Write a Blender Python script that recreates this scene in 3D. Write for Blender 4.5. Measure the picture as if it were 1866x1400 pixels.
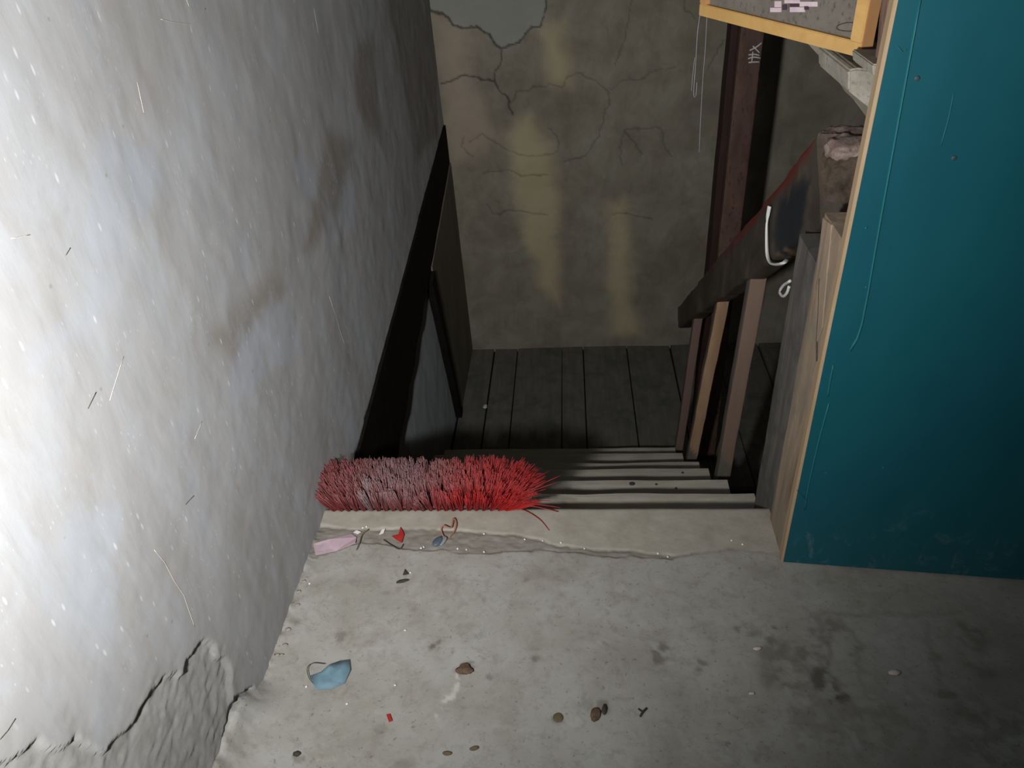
import bpy, bmesh, math, random
import numpy as np
from mathutils import Matrix, Vector

random.seed(7); rng = np.random.default_rng(7)
scene = bpy.context.scene
for o in list(bpy.data.objects): bpy.data.objects.remove(o)

# ------------------------------------------------------------------ camera
FOC = 1409.0; CX, CY = 933.0, 700.0
_down = np.array([147., 2020., FOC]); _down /= np.linalg.norm(_down)
_dep = np.array([97., -990., FOC]); _dep -= _down * (_dep @ _down); _dep /= np.linalg.norm(_dep)
_x = np.cross(_down, _dep)
if _x[0] < 0: _x = -_x
RC = np.array([_x, _dep, -_down])
CAM = np.array([0.538, -1.187, 1.15])
cam = bpy.data.cameras.new('camera'); cam.sensor_width = 36; cam.lens = FOC / 1866 * 36
cam.clip_start = 0.02
co = bpy.data.objects.new('camera', cam); scene.collection.objects.link(co)
M = Matrix.Identity(4)
for i in range(3):
    M[i][0] = RC[i][0]; M[i][1] = -RC[i][1]; M[i][2] = -RC[i][2]; M[i][3] = CAM[i]
co.matrix_world = M; scene.camera = co

def P(u, v, axis, val):
    """point of the photograph's pixel (u, v) on the world plane axis = val"""
    r = RC @ np.array([u - CX, v - CY, FOC]); t = (val - CAM[axis]) / r[axis]
    return CAM + t * r

# ------------------------------------------------------------------ world, light, exposure
w = bpy.data.worlds.new('world'); scene.world = w; w.use_nodes = True
w.node_tree.nodes['Background'].inputs[0].default_value = (0.9, 0.95, 1.0, 1)
w.node_tree.nodes['Background'].inputs[1].default_value = 0.010
torch = bpy.data.lights.new('torch', 'SPOT'); torch.energy = 123; torch.shadow_soft_size = 0.03
torch.color = (1.0, 0.985, 0.965); torch.spot_size = math.radians(160); torch.spot_blend = 1.0
to = bpy.data.objects.new('torch', torch); scene.collection.objects.link(to)
TL = Vector((0.275, -1.19, 1.0)); to.location = TL
to.rotation_euler = Vector((-0.38, 1.0, 0.02)).to_track_quat('-Z', 'Y').to_euler()
vs = scene.view_settings
vs.view_transform = 'Standard'; vs.look = 'None'; vs.gamma = 1; vs.use_curve_mapping = False; vs.exposure = 0.0

# ------------------------------------------------------------------ helpers
def _hash(ix, iy, iz, s):
    h = (ix * 374761393 + iy * 668265263 + iz * 2147483647 + s * 974711) & 0xffffffff
    h = ((h ^ (h >> 13)) * 1274126177) & 0xffffffff
    h = ((h ^ (h >> 16)) * 2246822519) & 0xffffffff
    return ((h ^ (h >> 15)) & 0xffffff) / float(0xffffff)

def vnoise(p, s=0):
    p = np.asarray(p, float); i = np.floor(p).astype(np.int64); f = p - i; f = f * f * (3 - 2 * f)
    out = 0
    for a in (0, 1):
        for b in (0, 1):
            for c in (0, 1):
                wgt = (f[:, 0] if a else 1 - f[:, 0]) * (f[:, 1] if b else 1 - f[:, 1]) * (f[:, 2] if c else 1 - f[:, 2])
                out = out + wgt * _hash(i[:, 0] + a + 1000, i[:, 1] + b + 1000, i[:, 2] + c + 1000, s)
    return out * 2 - 1

def fbm(p, sc, oct=4, s=0):
    p = np.asarray(p, float) * sc; out = 0; a = 1; t = 0
    for k in range(oct):
        out = out + a * vnoise(p, s + k); t += a; a *= .5; p = p * 2.03
    return out / t

def poly_sd(q, poly):
    """signed distance (positive inside) of points q (N,2) to polygon"""
    poly = np.asarray(poly, float); n = len(poly); d = np.full(len(q), 1e9); ins = np.zeros(len(q), bool)
    for i in range(n):
        a, b = poly[i], poly[(i + 1) % n]; e = b - a; wv = q - a
        t = np.clip((wv @ e) / max(e @ e, 1e-12), 0, 1)
        d = np.minimum(d, np.linalg.norm(wv - t[:, None] * e, axis=1))
        c = ((a[1] <= q[:, 1]) & (b[1] > q[:, 1])) | ((b[1] <= q[:, 1]) & (a[1] > q[:, 1]))
        with np.errstate(divide='ignore', invalid='ignore'):
            xi = a[0] + (q[:, 1] - a[1]) / (b[1] - a[1]) * (b[0] - a[0])
        ins ^= c & (q[:, 0] < xi)
    return np.where(ins, d, -d)

def line_d(q, pts):
    pts = np.asarray(pts, float); d = np.full(len(q), 1e9)
    for a, b in zip(pts[:-1], pts[1:]):
        e = b - a; wv = q - a; t = np.clip((wv @ e) / max(e @ e, 1e-12), 0, 1)
        d = np.minimum(d, np.linalg.norm(wv - t[:, None] * e, axis=1))
    return d

def sstep(x, a, b):
    t = np.clip((x - a) / (b - a), 0, 1); return t * t * (3 - 2 * t)

def mesh_obj(name, verts, faces, mat, parent=None, origin=None, smooth=True, cols=None):
    verts = np.asarray(verts, float)
    if origin is None:
        if parent is not None: origin = np.array(parent['_o'])
        else: origin = np.array([(verts[:, 0].min() + verts[:, 0].max()) / 2, (verts[:, 1].min() + verts[:, 1].max()) / 2, verts[:, 2].min()])
    origin = np.array(origin, float)
    me = bpy.data.meshes.new(name)
    me.from_pydata([tuple(v) for v in (verts - origin)], [], [tuple(int(i) for i in f) for f in faces])
    if smooth:
        me.polygons.foreach_set('use_smooth', [True] * len(me.polygons))
    if cols is not None:
        at = me.color_attributes.new('mask', 'FLOAT_COLOR', 'POINT')
        at.data.foreach_set('color', np.asarray(cols, np.float32).ravel())
    me.materials.append(mat); me.update()
    o = bpy.data.objects.new(name, me); scene.collection.objects.link(o)
    if parent is not None:
        o.parent = parent; o.location = Vector(origin) - Vector(parent['_o'])
    else:
        o.location = origin
    o['_o'] = tuple(float(v) for v in origin)
    return o

def fix_normals(o):
    bm = bmesh.new(); bm.from_mesh(o.data); bmesh.ops.recalc_face_normals(bm, faces=bm.faces); bm.to_mesh(o.data); bm.free()
    return o

def thing(name, loc, label, cat, group=None):
    o = bpy.data.objects.new(name, None); scene.collection.objects.link(o); o.location = loc
    o.empty_display_size = .05; o['_o'] = tuple(float(v) for v in loc); tag(o, label, cat, group); return o

def tag(o, label=None, cat=None, group=None, kind=None):
    if label: o['label'] = label
    if cat: o['category'] = cat
    if group: o['group'] = group
    if kind: o['kind'] = kind
    return o

def sharp(o, ang=35):
    o.data.set_sharp_from_angle(angle=math.radians(ang)); return o

def grid(name, A, B, fn, mat, cols_fn=None, parent=None, flip=False, origin=None):
    """A, B: 1-D coordinate arrays; fn(q) -> (N,3) points, colour mask (N,4)"""
    a, b = np.meshgrid(A, B, indexing='ij'); q = np.stack([a.ravel(), b.ravel()], 1)
    v, c = fn(q); nb = len(B); na = len(A)
    i = np.arange(na - 1)[:, None] * nb + np.arange(nb - 1)[None]
    i = i.ravel(); f = np.stack([i, i + 1, i + nb + 1, i + nb], 1)
    if flip: f = f[:, ::-1]
    return mesh_obj(name, v, f.tolist(), mat, parent, origin=origin, cols=c)

def rrect(hw, hh, r, n=3):
    pts = []
    for cx, cy, a0 in ((hw - r, hh - r, 0), (-hw + r, hh - r, 90), (-hw + r, -hh + r, 180), (hw - r, -hh + r, 270)):
        for k in range(n + 1):
            a = math.radians(a0 + 90 * k / n); pts.append((cx + r * math.cos(a), cy + r * math.sin(a)))
    return pts

def timber(name, p0, p1, U, V, hw, hh, mat, parent=None, seg=14, amp=.0015, nsc=18, r=None, taper=(1, 1), seed=0, origin=None, tapv=None, extra=None, cols_fn=None, lerp_end=None):
    """rough squared timber from p0 to p1; U,V section axes; hw,hh half sizes"""
    p0, p1, U, V = (np.array(x, float) for x in (p0, p1, U, V))
    r = r or min(hw, hh) * .14
    sides = rrect(hw, hh, r)
    # add points along the flats
    sec = []
    m = len(sides)
    for i in range(m):
        a = np.array(sides[i]); b = np.array(sides[(i + 1) % m]); sec.append(a)
        L = np.linalg.norm(b - a)
        k = int(L / .012)
        k = min(k, 8)
        for j in range(1, k + 1): sec.append(a + (b - a) * j / (k + 1))
    sec = np.array(sec); m = len(sec); V_ = []
    for s in range(seg + 1):
        t = s / seg; c = p0 + (p1 - p0) * t
        su = 1 + (taper[0] - 1) * t; sv = 1 + ((tapv or taper[1]) - 1) * t
        V_.append(c + sec[:, :1] * su * U + sec[:, 1:] * sv * V)
    V_ = np.concatenate(V_)
    d = np.stack([fbm(V_, nsc, 3, seed + 11 * k) for k in range(3)], 1) * amp
    V_ = V_ + d
    if extra is not None: V_ = extra(V_)
    F = []
    for s in range(seg):
        for i in range(m):
            j = (i + 1) % m; F.append((s * m + i, s * m + j, (s + 1) * m + j, (s + 1) * m + i))
    F.append(tuple(range(m))[::-1]); F.append(tuple(range(seg * m, (seg + 1) * m)))
    cols = cols_fn(V_) if cols_fn else None
    o = fix_normals(mesh_obj(name, V_, F, mat, parent, origin=origin, cols=cols))
    return sharp(o, 40)

def prism(name, poly, d, mat, parent=None, bevel=.0, origin=None):
    """closed polygon (list of 3-D points) extruded by vector d"""
    poly = np.array(poly, float); d = np.array(d, float); n = len(poly)
    V_ = np.concatenate([poly, poly + d]); F = [tuple(range(n)), tuple(range(2 * n - 1, n - 1, -1))]
    F += [(i, (i + 1) % n, n + (i + 1) % n, n + i) for i in range(n)]
    o = mesh_obj(name, V_, F, mat, parent, origin=origin, smooth=False); fix_normals(o)
    if bevel:
        bm = bmesh.new(); bm.from_mesh(o.data)
        bmesh.ops.bevel(bm, geom=list(bm.edges), offset=bevel, segments=2, affect='EDGES', clamp_overlap=True); bm.to_mesh(o.data); bm.free()
    return o

def box(name, lo, hi, mat, parent=None, bevel=.002, origin=None):
    (x0, y0, z0), (x1, y1, z1) = lo, hi
    return prism(name, [(x0, y0, z0), (x1, y0, z0), (x1, y1, z0), (x0, y1, z0)], (0, 0, z1 - z0), mat, parent, bevel, origin)

def tube(name, pts, r, mat, parent=None, n=6, res=4, origin=None, flat=None):
    pts = [np.array(p, float) for p in pts]
    # catmull-rom
    if res > 1 and len(pts) > 2:
        q = [2 * pts[0] - pts[1]] + pts + [2 * pts[-1] - pts[-2]]; out = []
        for i in range(1, len(q) - 2):
            for k in range(res):
                t = k / res
                out.append(.5 * ((2 * q[i]) + (-q[i - 1] + q[i + 1]) * t + (2 * q[i - 1] - 5 * q[i] + 4 * q[i + 1] - q[i + 2]) * t * t + (-q[i - 1] + 3 * q[i] - 3 * q[i + 1] + q[i + 2]) * t ** 3))
        pts = out + [pts[-1]]
    V_, F = [], []; m = len(pts); up = np.array([.31, .17, .93])
    for i, p in enumerate(pts):
        t = pts[min(i + 1, m - 1)] - pts[max(i - 1, 0)]; t /= np.linalg.norm(t) + 1e-9
        a = np.cross(t, up); a /= np.linalg.norm(a) + 1e-9; b = np.cross(t, a)
        rr = r[i * len(r) // m] if isinstance(r, (list, tuple)) else r
        for k in range(n):
            an = 2 * math.pi * k / n
            V_.append(p + rr * (math.cos(an) * a + math.sin(an) * b * (flat or 1)))
    for i in range(m - 1):
        for k in range(n):
            F.append((i * n + k, i * n + (k + 1) % n, (i + 1) * n + (k + 1) % n, (i + 1) * n + k))
    F.append(tuple(range(n))); F.append(tuple(range((m - 1) * n, m * n)))
    return fix_normals(mesh_obj(name, V_, F, mat, parent, origin=origin))

def blob(name, c, r, mat, parent=None, amp=.2, nsc=40, seed=0, sub=3, origin=None, rot=0):
    bm = bmesh.new(); bmesh.ops.create_icosphere(bm, subdivisions=sub, radius=1)
    v = np.array([x.co for x in bm.verts]); F = [[x.index for x in f.verts] for f in bm.faces]; bm.free()
    k = 1 + amp * fbm(v + seed * 3.1, 1.6, 3, seed)
    v = v * k[:, None] * np.array(r)
    cr, sr = math.cos(rot), math.sin(rot)
    v = np.stack([v[:, 0] * cr - v[:, 1] * sr, v[:, 0] * sr + v[:, 1] * cr, v[:, 2]], 1) + np.array(c)
    return mesh_obj(name, v, F, mat, parent, origin=origin)

# ------------------------------------------------------------------ materials
class NT:
    def __init__(s, name):
        s.m = bpy.data.materials.new(name); s.m.use_nodes = True; s.t = s.m.node_tree; s.n = s.t.nodes
        s.b = s.n['Principled BSDF']; s.tc = s.n.new('ShaderNodeTexCoord')
    def new(s, t, **k):
        x = s.n.new(t)
        for a, b in k.items(): setattr(x, a, b)
        return x
    def link(s, a, b): s.t.links.new(a, b)
    def coord(s, scale=(1, 1, 1), rot=(0, 0, 0)):
        mp = s.new('ShaderNodeMapping'); mp.inputs['Scale'].default_value = scale; mp.inputs['Rotation'].default_value = rot
        s.link(s.tc.outputs['Object'], mp.inputs['Vector']); return mp.outputs[0]
    def noise(s, scale, detail=6, rough=.6, vec=None, dist=0):
        x = s.new('ShaderNodeTexNoise'); x.inputs['Scale'].default_value = scale; x.inputs['Detail'].default_value = detail
        x.inputs['Roughness'].default_value = rough; x.inputs['Distortion'].default_value = dist
        s.link(vec or s.tc.outputs['Object'], x.inputs['Vector']); return x.outputs['Fac']
    def ramp(s, fac, stops):
        x = s.new('ShaderNodeValToRGB'); e = x.color_ramp.elements
        while len(e) < len(stops): e.new(.5)
        for el, (p, c) in zip(e, stops):
            el.position = p; el.color = (*c, 1) if len(c) == 3 else c
        s.link(fac, x.inputs[0]); return x.outputs[0]
    def val(s, fac, a, b): return s.ramp(fac, [(a, (0, 0, 0)), (b, (1, 1, 1))])
    def mix(s, fac, a, b, mode='MIX'):
        x = s.new('ShaderNodeMix', data_type='RGBA', blend_type=mode)
        for sock, v in ((x.inputs[0], fac), (x.inputs[6], a), (x.inputs[7], b)):
            if isinstance(v, (int, float)): sock.default_value = v
            elif isinstance(v, tuple): sock.default_value = (*v, 1)
            else: s.link(v, sock)
        return x.outputs[2]
    def mul(s, a, b):
        x = s.new('ShaderNodeMath', operation='MULTIPLY')
        for sock, v in ((x.inputs[0], a), (x.inputs[1], b)):
            if isinstance(v, (int, float)): sock.default_value = v
            else: s.link(v, sock)
        return x.outputs[0]
    def attr(s):
        x = s.new('ShaderNodeAttribute', attribute_name='mask'); y = s.new('ShaderNodeSeparateColor')
        s.link(x.outputs['Color'], y.inputs[0]); return y.outputs[0], y.outputs[1], y.outputs[2], x.outputs['Alpha'], x.outputs['Color']
    def bump(s, h, strength=.3, dist=.002):
        x = s.new('ShaderNodeBump'); x.inputs['Strength'].default_value = strength; x.inputs['Distance'].default_value = dist
        s.link(h, x.inputs['Height'])
        if s.b.inputs['Normal'].is_linked: s.link(s.b.inputs['Normal'].links[0].from_socket, x.inputs['Normal'])
        s.link(x.outputs[0], s.b.inputs['Normal'])
    def done(s, col, rough=.8, spec=.3):
        if isinstance(col, tuple): s.b.inputs['Base Color'].default_value = (*col, 1)
        else: s.link(col, s.b.inputs['Base Color'])
        if isinstance(rough, (int, float)): s.b.inputs['Roughness'].default_value = rough
        else: s.link(rough, s.b.inputs['Roughness'])
        s.b.inputs['Specular IOR Level'].default_value = spec; return s.m

def mottled(name, c1, c2, scale=12, stretch=(1, 1, 1), rough=.8, spec=.3, bump=.3, fine=None, bscale=60):
    t = NT(name); v = t.coord(stretch); n = t.noise(scale, 8, .65, v, .4)
    col = t.ramp(n, [(.3, c1), (.7, c2)])
    if fine:
        f = t.noise(scale * 7, 4, .6, v); col = t.mix(t.val(f, .55, .72), col, fine)
    if bump: t.bump(t.noise(bscale, 6, .7, v), bump, .002)
    return t.done(col, rough, spec)

# left wall plaster: mask R bare cement, G whiter patch, B lower stairwell plaster, A brown stain
t = NT('plaster'); r_, g_, b_, a_, _c = t.attr()
vs_ = t.coord((1, 1.6, .55), (.35, 0, 0))
base = t.ramp(t.noise(4.5, 8, .6, vs_, .8), [(.3, (.47, .44, .40)), (.5, (.54, .52, .50)), (.7, (.58, .58, .575))])
strk = t.noise(34, 5, .65, t.coord((1, 1.5, .25), (.3, 0, 0)), .3)
base = t.mix(t.mul(t.val(strk, .52, .75), .28), base, (.36, .325, .28))
base = t.mix(t.mul(g_, .75), base, (.56, .575, .60))
base = t.mix(t.mul(a_, .6), base, (.27, .22, .165))
base = t.mix(t.mul(b_, .7), base, (.44, .46, .47))
vor = t.new('ShaderNodeTexVoronoi'); vor.inputs['Scale'].default_value = 36; vor.inputs['Randomness'].default_value = 1
t.link(t.coord((1, 1.7, .6), (.3, 0, 0)), vor.inputs['Vector'])
spk = t.mul(t.ramp(vor.outputs['Distance'], [(.07, (1, 1, 1)), (.15, (0, 0, 0))]), t.val(t.noise(9, 3, .5), .44, .54))
base = t.mix(t.mul(spk, .6), base, (.95, .94, .92))
vor3 = t.new('ShaderNodeTexVoronoi'); vor3.inputs['Scale'].default_value = 90; t.link(t.coord((1, 1.9, .7), (.5, 0, 0)), vor3.inputs['Vector'])
base = t.mix(t.mul(t.mul(t.ramp(vor3.outputs['Distance'], [(.08, (1, 1, 1)), (.2, (0, 0, 0))]), t.val(t.noise(14, 3, .5), .5, .6)), .4), base, (.92, .92, .91))
base = t.mix(t.mul(t.val(t.noise(11, 6, .65, t.coord((1, 1.3, .7), (.4, 0, 0)), .5), .5, .66), .35), base, (.62, .64, .67))
base = t.mix(t.mul(t.val(t.noise(8, 6, .65, t.coord((1, 1.3, .6), (.2, 0, 0)), .5), .54, .7), .4), base, (.42, .375, .32))
vor2 = t.new('ShaderNodeTexVoronoi'); vor2.inputs['Scale'].default_value = 15; t.link(t.tc.outputs['Object'], vor2.inputs['Vector'])
base = t.mix(t.mul(t.ramp(vor2.outputs['Distance'], [(.02, (1, 1, 1)), (.05, (0, 0, 0))]), .35), base, (.20, .17, .13))
cem = t.ramp(t.noise(26, 8, .7), [(.3, (.36, .34, .295)), (.7, (.60, .585, .54))])
base = t.mix(r_, base, cem)
t.bump(t.noise(90, 6, .7), .10, .002); t.bump(strk, .10, .002)
t.b.inputs['Diffuse Roughness'].default_value = .55
base = t.mix(1.0, base, (.468, .486, .512), 'MULTIPLY')
M_PLASTER = t.done(base, .75, .3)

# back wall cement: R crack, G lost-render patch, B painted ochre light streaks, A painted pinkish light stripe
t = NT('render'); r_, g_, b_, a_, _c = t.attr()
base = t.ramp(t.noise(5, 8, .62, None, .5), [(.28, (.19, .172, .135)), (.5, (.26, .24, .19)), (.72, (.33, .31, .255))])
base = t.mix(t.mul(t.val(t.noise(16, 6, .7, t.coord((1, 1, .4))), .5, .72), .5), base, (.155, .14, .105))
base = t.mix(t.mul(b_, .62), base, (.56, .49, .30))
base = t.mix(t.mul(a_, .6), base, (.48, .385, .30))
base = t.mix(t.mul(g_, .75), base, (.33, .345, .315))
base = t.mix(t.mul(r_, .8), base, (.025, .022, .016))
t.bump(t.noise(70, 6, .7), .25, .003)
M_RENDER = t.done(base, .9, .2)

# floor cement: R dark stain and painted light falloff on the right, G sill, B groove dirt, A pale scuff
t = NT('cement'); r_, g_, b_, a_, _c = t.attr()
base = t.ramp(t.noise(7, 8, .62, None, .4), [(.3, (.27, .255, .215)), (.5, (.335, .32, .28)), (.7, (.385, .38, .345))])
base = t.mix(t.mul(t.val(t.noise(42, 6, .7), .52, .70), .5), base, (.20, .18, .145))
base = t.mix(t.mul(t.val(t.noise(19, 7, .75, None, .6), .53, .68), .45), base, (.21, .185, .14))
base = t.mix(t.mul(t.val(t.noise(27, 7, .7, t.coord((1, 1, 1), (0, 0, .7))), .55, .7), .3), base, (.45, .44, .41))
base = t.mix(t.mul(t.val(t.noise(105, 4, .65), .61, .70), .6), base, (.11, .098, .075))
base = t.mix(t.mul(g_, .7), base, t.ramp(t.noise(18, 6, .6), [(.3, (.30, .265, .20)), (.7, (.44, .41, .335))]))
base = t.mix(t.mul(b_, .8), base, (.17, .15, .115))
base = t.mix(t.mul(r_, .8), base, (.075, .06, .042))
base = t.mix(t.mul(a_, .7), base, (.58, .55, .48))
t.bump(t.noise(110, 5, .7), .3, .002)
base = t.mix(1.0, base, (1.06, 1.085, 1.13), 'MULTIPLY')
M_CEMENT = t.done(base, .62, .35)

def wood(name, c1, c2, axis='z', scale=9, rough=.8, bump=.35, dirt=None, spec=.25):
    t = NT(name); st = {'x': (.12, 1, 1), 'y': (1, .12, 1), 'z': (1, 1, .12)}[axis]
    v = t.coord(st); n = t.noise(scale * 4, 8, .65, v, .6); col = t.ramp(n, [(.3, c1), (.7, c2)])
    if dirt: col = t.mix(t.val(t.noise(11, 6, .65), .48, .66), col, dirt)
    t.bump(n, bump, .003); return t.done(col, rough, spec)

M_TREAD = wood('tread_wood', (.36, .34, .285), (.56, .535, .455), 'x', dirt=(.40, .38, .32))
M_PLANK = wood('plank_wood', (.11, .108, .095), (.175, .17, .15), 'y', dirt=(.095, .102, .095))
M_BLACK = mottled('tarred_timber', (.006, .005, .004), (.018, .015, .012), 14, rough=.9, spec=.1)
M_TAN = wood('tan_wood', (.17, .12, .08), (.42, .335, .25), 'z', 6, dirt=(.26, .215, .165), bump=.5)
M_GREYWOOD = wood('grey_wood', (.075, .07, .064), (.185, .175, .16), 'z', 7, dirt=(.085, .08, .075))
M_BAL = None
M_LIGHTWOOD = mottled('wedge_wood', (.42, .33, .23), (.52, .43, .32), 10)
M_FRAME = wood('frame_pine', (.50, .30, .10), (.62, .39, .145), 'x', 5, .6, .15)
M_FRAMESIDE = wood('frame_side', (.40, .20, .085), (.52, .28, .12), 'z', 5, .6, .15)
M_EDGE = wood('board_edge', (.36, .26, .155), (.48, .36, .23), 'z', 9)
M_CONC = mottled('concrete_block', (.25, .23, .19), (.42, .40, .34), 22, bump=.5, fine=(.20, .19, .16))
M_MUD = mottled('mud', (.028, .02, .014), (.11, .08, .058), 28, bump=.8, fine=(.05, .035, .025), bscale=40)
M_PINKCEM = mottled('pink_cement', (.10, .065, .052), (.36, .29, .255), 45, bump=.9, fine=(.22, .06, .045))
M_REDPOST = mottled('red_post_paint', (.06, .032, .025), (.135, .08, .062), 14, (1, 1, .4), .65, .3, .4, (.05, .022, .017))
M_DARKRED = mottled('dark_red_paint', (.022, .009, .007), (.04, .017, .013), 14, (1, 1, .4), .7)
M_FLAKY = mottled('flaky_brown_paint', (.12, .05, .03), (.36, .28, .24), 16, (1, 1, .35), .7, .3, .5, (.16, .07, .045))
M_WHITE = NT('white_plastic').done((.75, .75, .74), .45, .5)
M_WHITEPAINT = NT('white_paint').done((.55, .55, .55), .7)
M_PINKPAPER = mottled('pink_paper', (.44, .32, .375), (.56, .44, .49), 30, bump=.3)
M_RED = mottled('red_plastic', (.35, .02, .02), (.48, .04, .035), 60, rough=.45)
M_BLUECAP = mottled('dark_blue_plastic', (.05, .075, .10), (.12, .16, .20), 60, rough=.4)
M_GREYCAP = mottled('grey_plastic', (.22, .24, .25), (.34, .36, .36), 60, rough=.4)
M_COPPER = mottled('copper_wire', (.32, .13, .08), (.45, .22, .15), 60, rough=.4)
t = NT('blue_plastic'); t.b.inputs['Alpha'].default_value = .62; t.bump(t.noise(90, 4, .6), .3, .002)
M_BLUE = t.done(t.ramp(t.noise(30, 4), [(.3, (.17, .31, .40)), (.7, (.28, .44, .53))]), .6, .3)
M_DARK = mottled('dark_scrap', (.03, .027, .022), (.08, .07, .055), 60)
M_SEED = mottled('seed_brown', (.10, .08, .045), (.17, .135, .08), 90)
M_LEAF = mottled('brown_leaf', (.06, .04, .027), (.19, .12, .08), 140)
M_PALE = mottled('pale_crumb', (.55, .50, .42), (.68, .64, .56), 90)
M_GLINT = NT('glass_chip').done((.85, .86, .84), .12, .9)
M_WIRE = NT('thin_wire').done((.05, .05, .05), .5)
M_STEEL = NT('screw').done((.05, .075, .08), .5, .4)
t = NT('cobweb'); t.b.inputs['Alpha'].default_value = .5; M_WEB = t.done((.5, .5, .62), .6)

# teal board
t = NT('teal_paint'); v = t.coord((1, 1, .5))
col = t.ramp(t.noise(4, 6, .6, v), [(.3, (.006, .078, .108)), (.7, (.009, .106, .134))])
sc = t.noise(28, 8, .75, t.coord((1, 1, .6), (0, .5, 0)), 1.2)
sep = t.new('ShaderNodeSeparateXYZ'); t.link(t.tc.outputs['Object'], sep.inputs[0])
low = t.ramp(sep.outputs[2], [(.0, (1, 1, 1)), (.2, (.0, .0, .0))])
col = t.mix(t.mul(t.mul(t.val(sc, .55, .68), low), .55), col, (.16, .25, .27))
col = t.mix(t.mul(t.val(t.noise(70, 4, .7), .68, .78), .10), col, (.2, .33, .36))
t.bump(t.noise(30, 4, .5), .05, .002)
M_TEAL = t.done(col, .42, .4)
t = NT('teal_scuff'); M_TEALLINE = t.done((.014, .140, .165), .5, .4)

# handrail paint: mask R red top, G slate patch, B bare
t = NT('handrail_paint'); r_, g_, b_, a_, _c = t.attr()
base = t.ramp(t.noise(12, 8, .65, t.coord((1, .4, .4)), .4), [(.3, (.035, .028, .022)), (.55, (.085, .07, .055)), (.72, (.17, .145, .115))])
base = t.mix(r_, base, (.15, .025, .02)); base = t.mix(g_, base, (.018, .022, .027)); base = t.mix(b_, base, (.33, .20, .11))
t.bump(t.noise(60, 6, .7), .5, .003); M_RAIL = t.done(base, .6, .3)
# balusters: mask R orange-brown front above the lower end, else grey
t = NT('baluster_tones'); r_, g_, b_, a_, _c = t.attr()
base = t.ramp(t.noise(14, 6, .6, t.coord((1, 1, .3))), [(.3, (.10, .09, .075)), (.7, (.18, .165, .14))])
bare = t.ramp(t.noise(20, 6, .6, t.coord((1, 1, .15))), [(.3, (.30, .19, .115)), (.7, (.47, .31, .19))])  # orange-brown tone of the front
base = t.mix(r_, base, bare); base = t.mix(g_, base, (.19, .125, .105))
t.bump(t.noise(50, 5, .6, t.coord((1, 1, .2))), .4, .002); M_BAL = t.done(base, .75, .25)
# bristles: colour stored per vertex
t = NT('bristle'); _1, _2, _3, _4, cc = t.attr(); M_BRIS = t.done(cc, .55, .3)
M_BLOCK = mottled('broom_block', (.16, .03, .03), (.24, .07, .06), 30, rough=.6)

# ------------------------------------------------------------------ structure
ZL = -0.997; YB0 = 2.19
def beam_top(y): return -0.100 + 0.127 * y
def beam_bot(y): return -0.452 + 0.224 * y
def pix_poly(pts, axis, val, idx): return [tuple(P(u, v, axis, val)[list(idx)]) for u, v in pts]

# left wall: x = 0, coordinates (y, z)
bare_poly = pix_poly([(-700, 1500), (-300, 1440), (0, 1400), (60, 1372), (150, 1342), (172, 1362), (200, 1368), (240, 1320), (262, 1262), (285, 1238), (330, 1236), (342, 1200), (368, 1172), (392, 1182), (404, 1190), (416, 1215), (424, 1262), (428, 1290), (420, 1330), (405, 1420), (380, 1700), (-700, 1900)], 0, 0, (1, 2))
bite = pix_poly([(428, 1262), (452, 1256), (485, 1256), (490, 1240), (497, 1215), (520, 1290), (470, 1500), (395, 1600), (405, 1400), (424, 1300)], 0, 0, (1, 2))
whites = [pix_poly(p, 0, 0, (1, 2)) for p in (
    [(165, 330), (205, 240), (270, 270), (290, 330), (245, 400), (205, 455), (150, 420)],
    [(525, 300), (545, 255), (570, 330), (600, 350), (630, 290), (650, 360), (640, 440), (600, 440), (585, 370), (540, 340)],
    [(60, 660), (110, 620), (200, 560), (205, 480), (180, 470), (160, 560), (70, 610)],
    [(410, 690), (430, 630), (520, 550), (555, 640), (500, 690), (440, 740)],
    [(90, 1000), (150, 880), (230, 900), (220, 1100), (120, 1120)])]
browns = [pix_poly(p, 0, 0, (1, 2)) for p in (
    [(580, 340), (600, 240), (650, 260), (640, 300), (610, 400), (560, 460), (545, 450)],
    [(380, 600), (480, 540), (520, 520), (470, 600), (420, 640)],
    [(700, -20), (790, -20), (800, 240), (760, 300), (740, 180)],
    [(640, 80), (680, 60), (700, 260), (650, 200)])]
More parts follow.
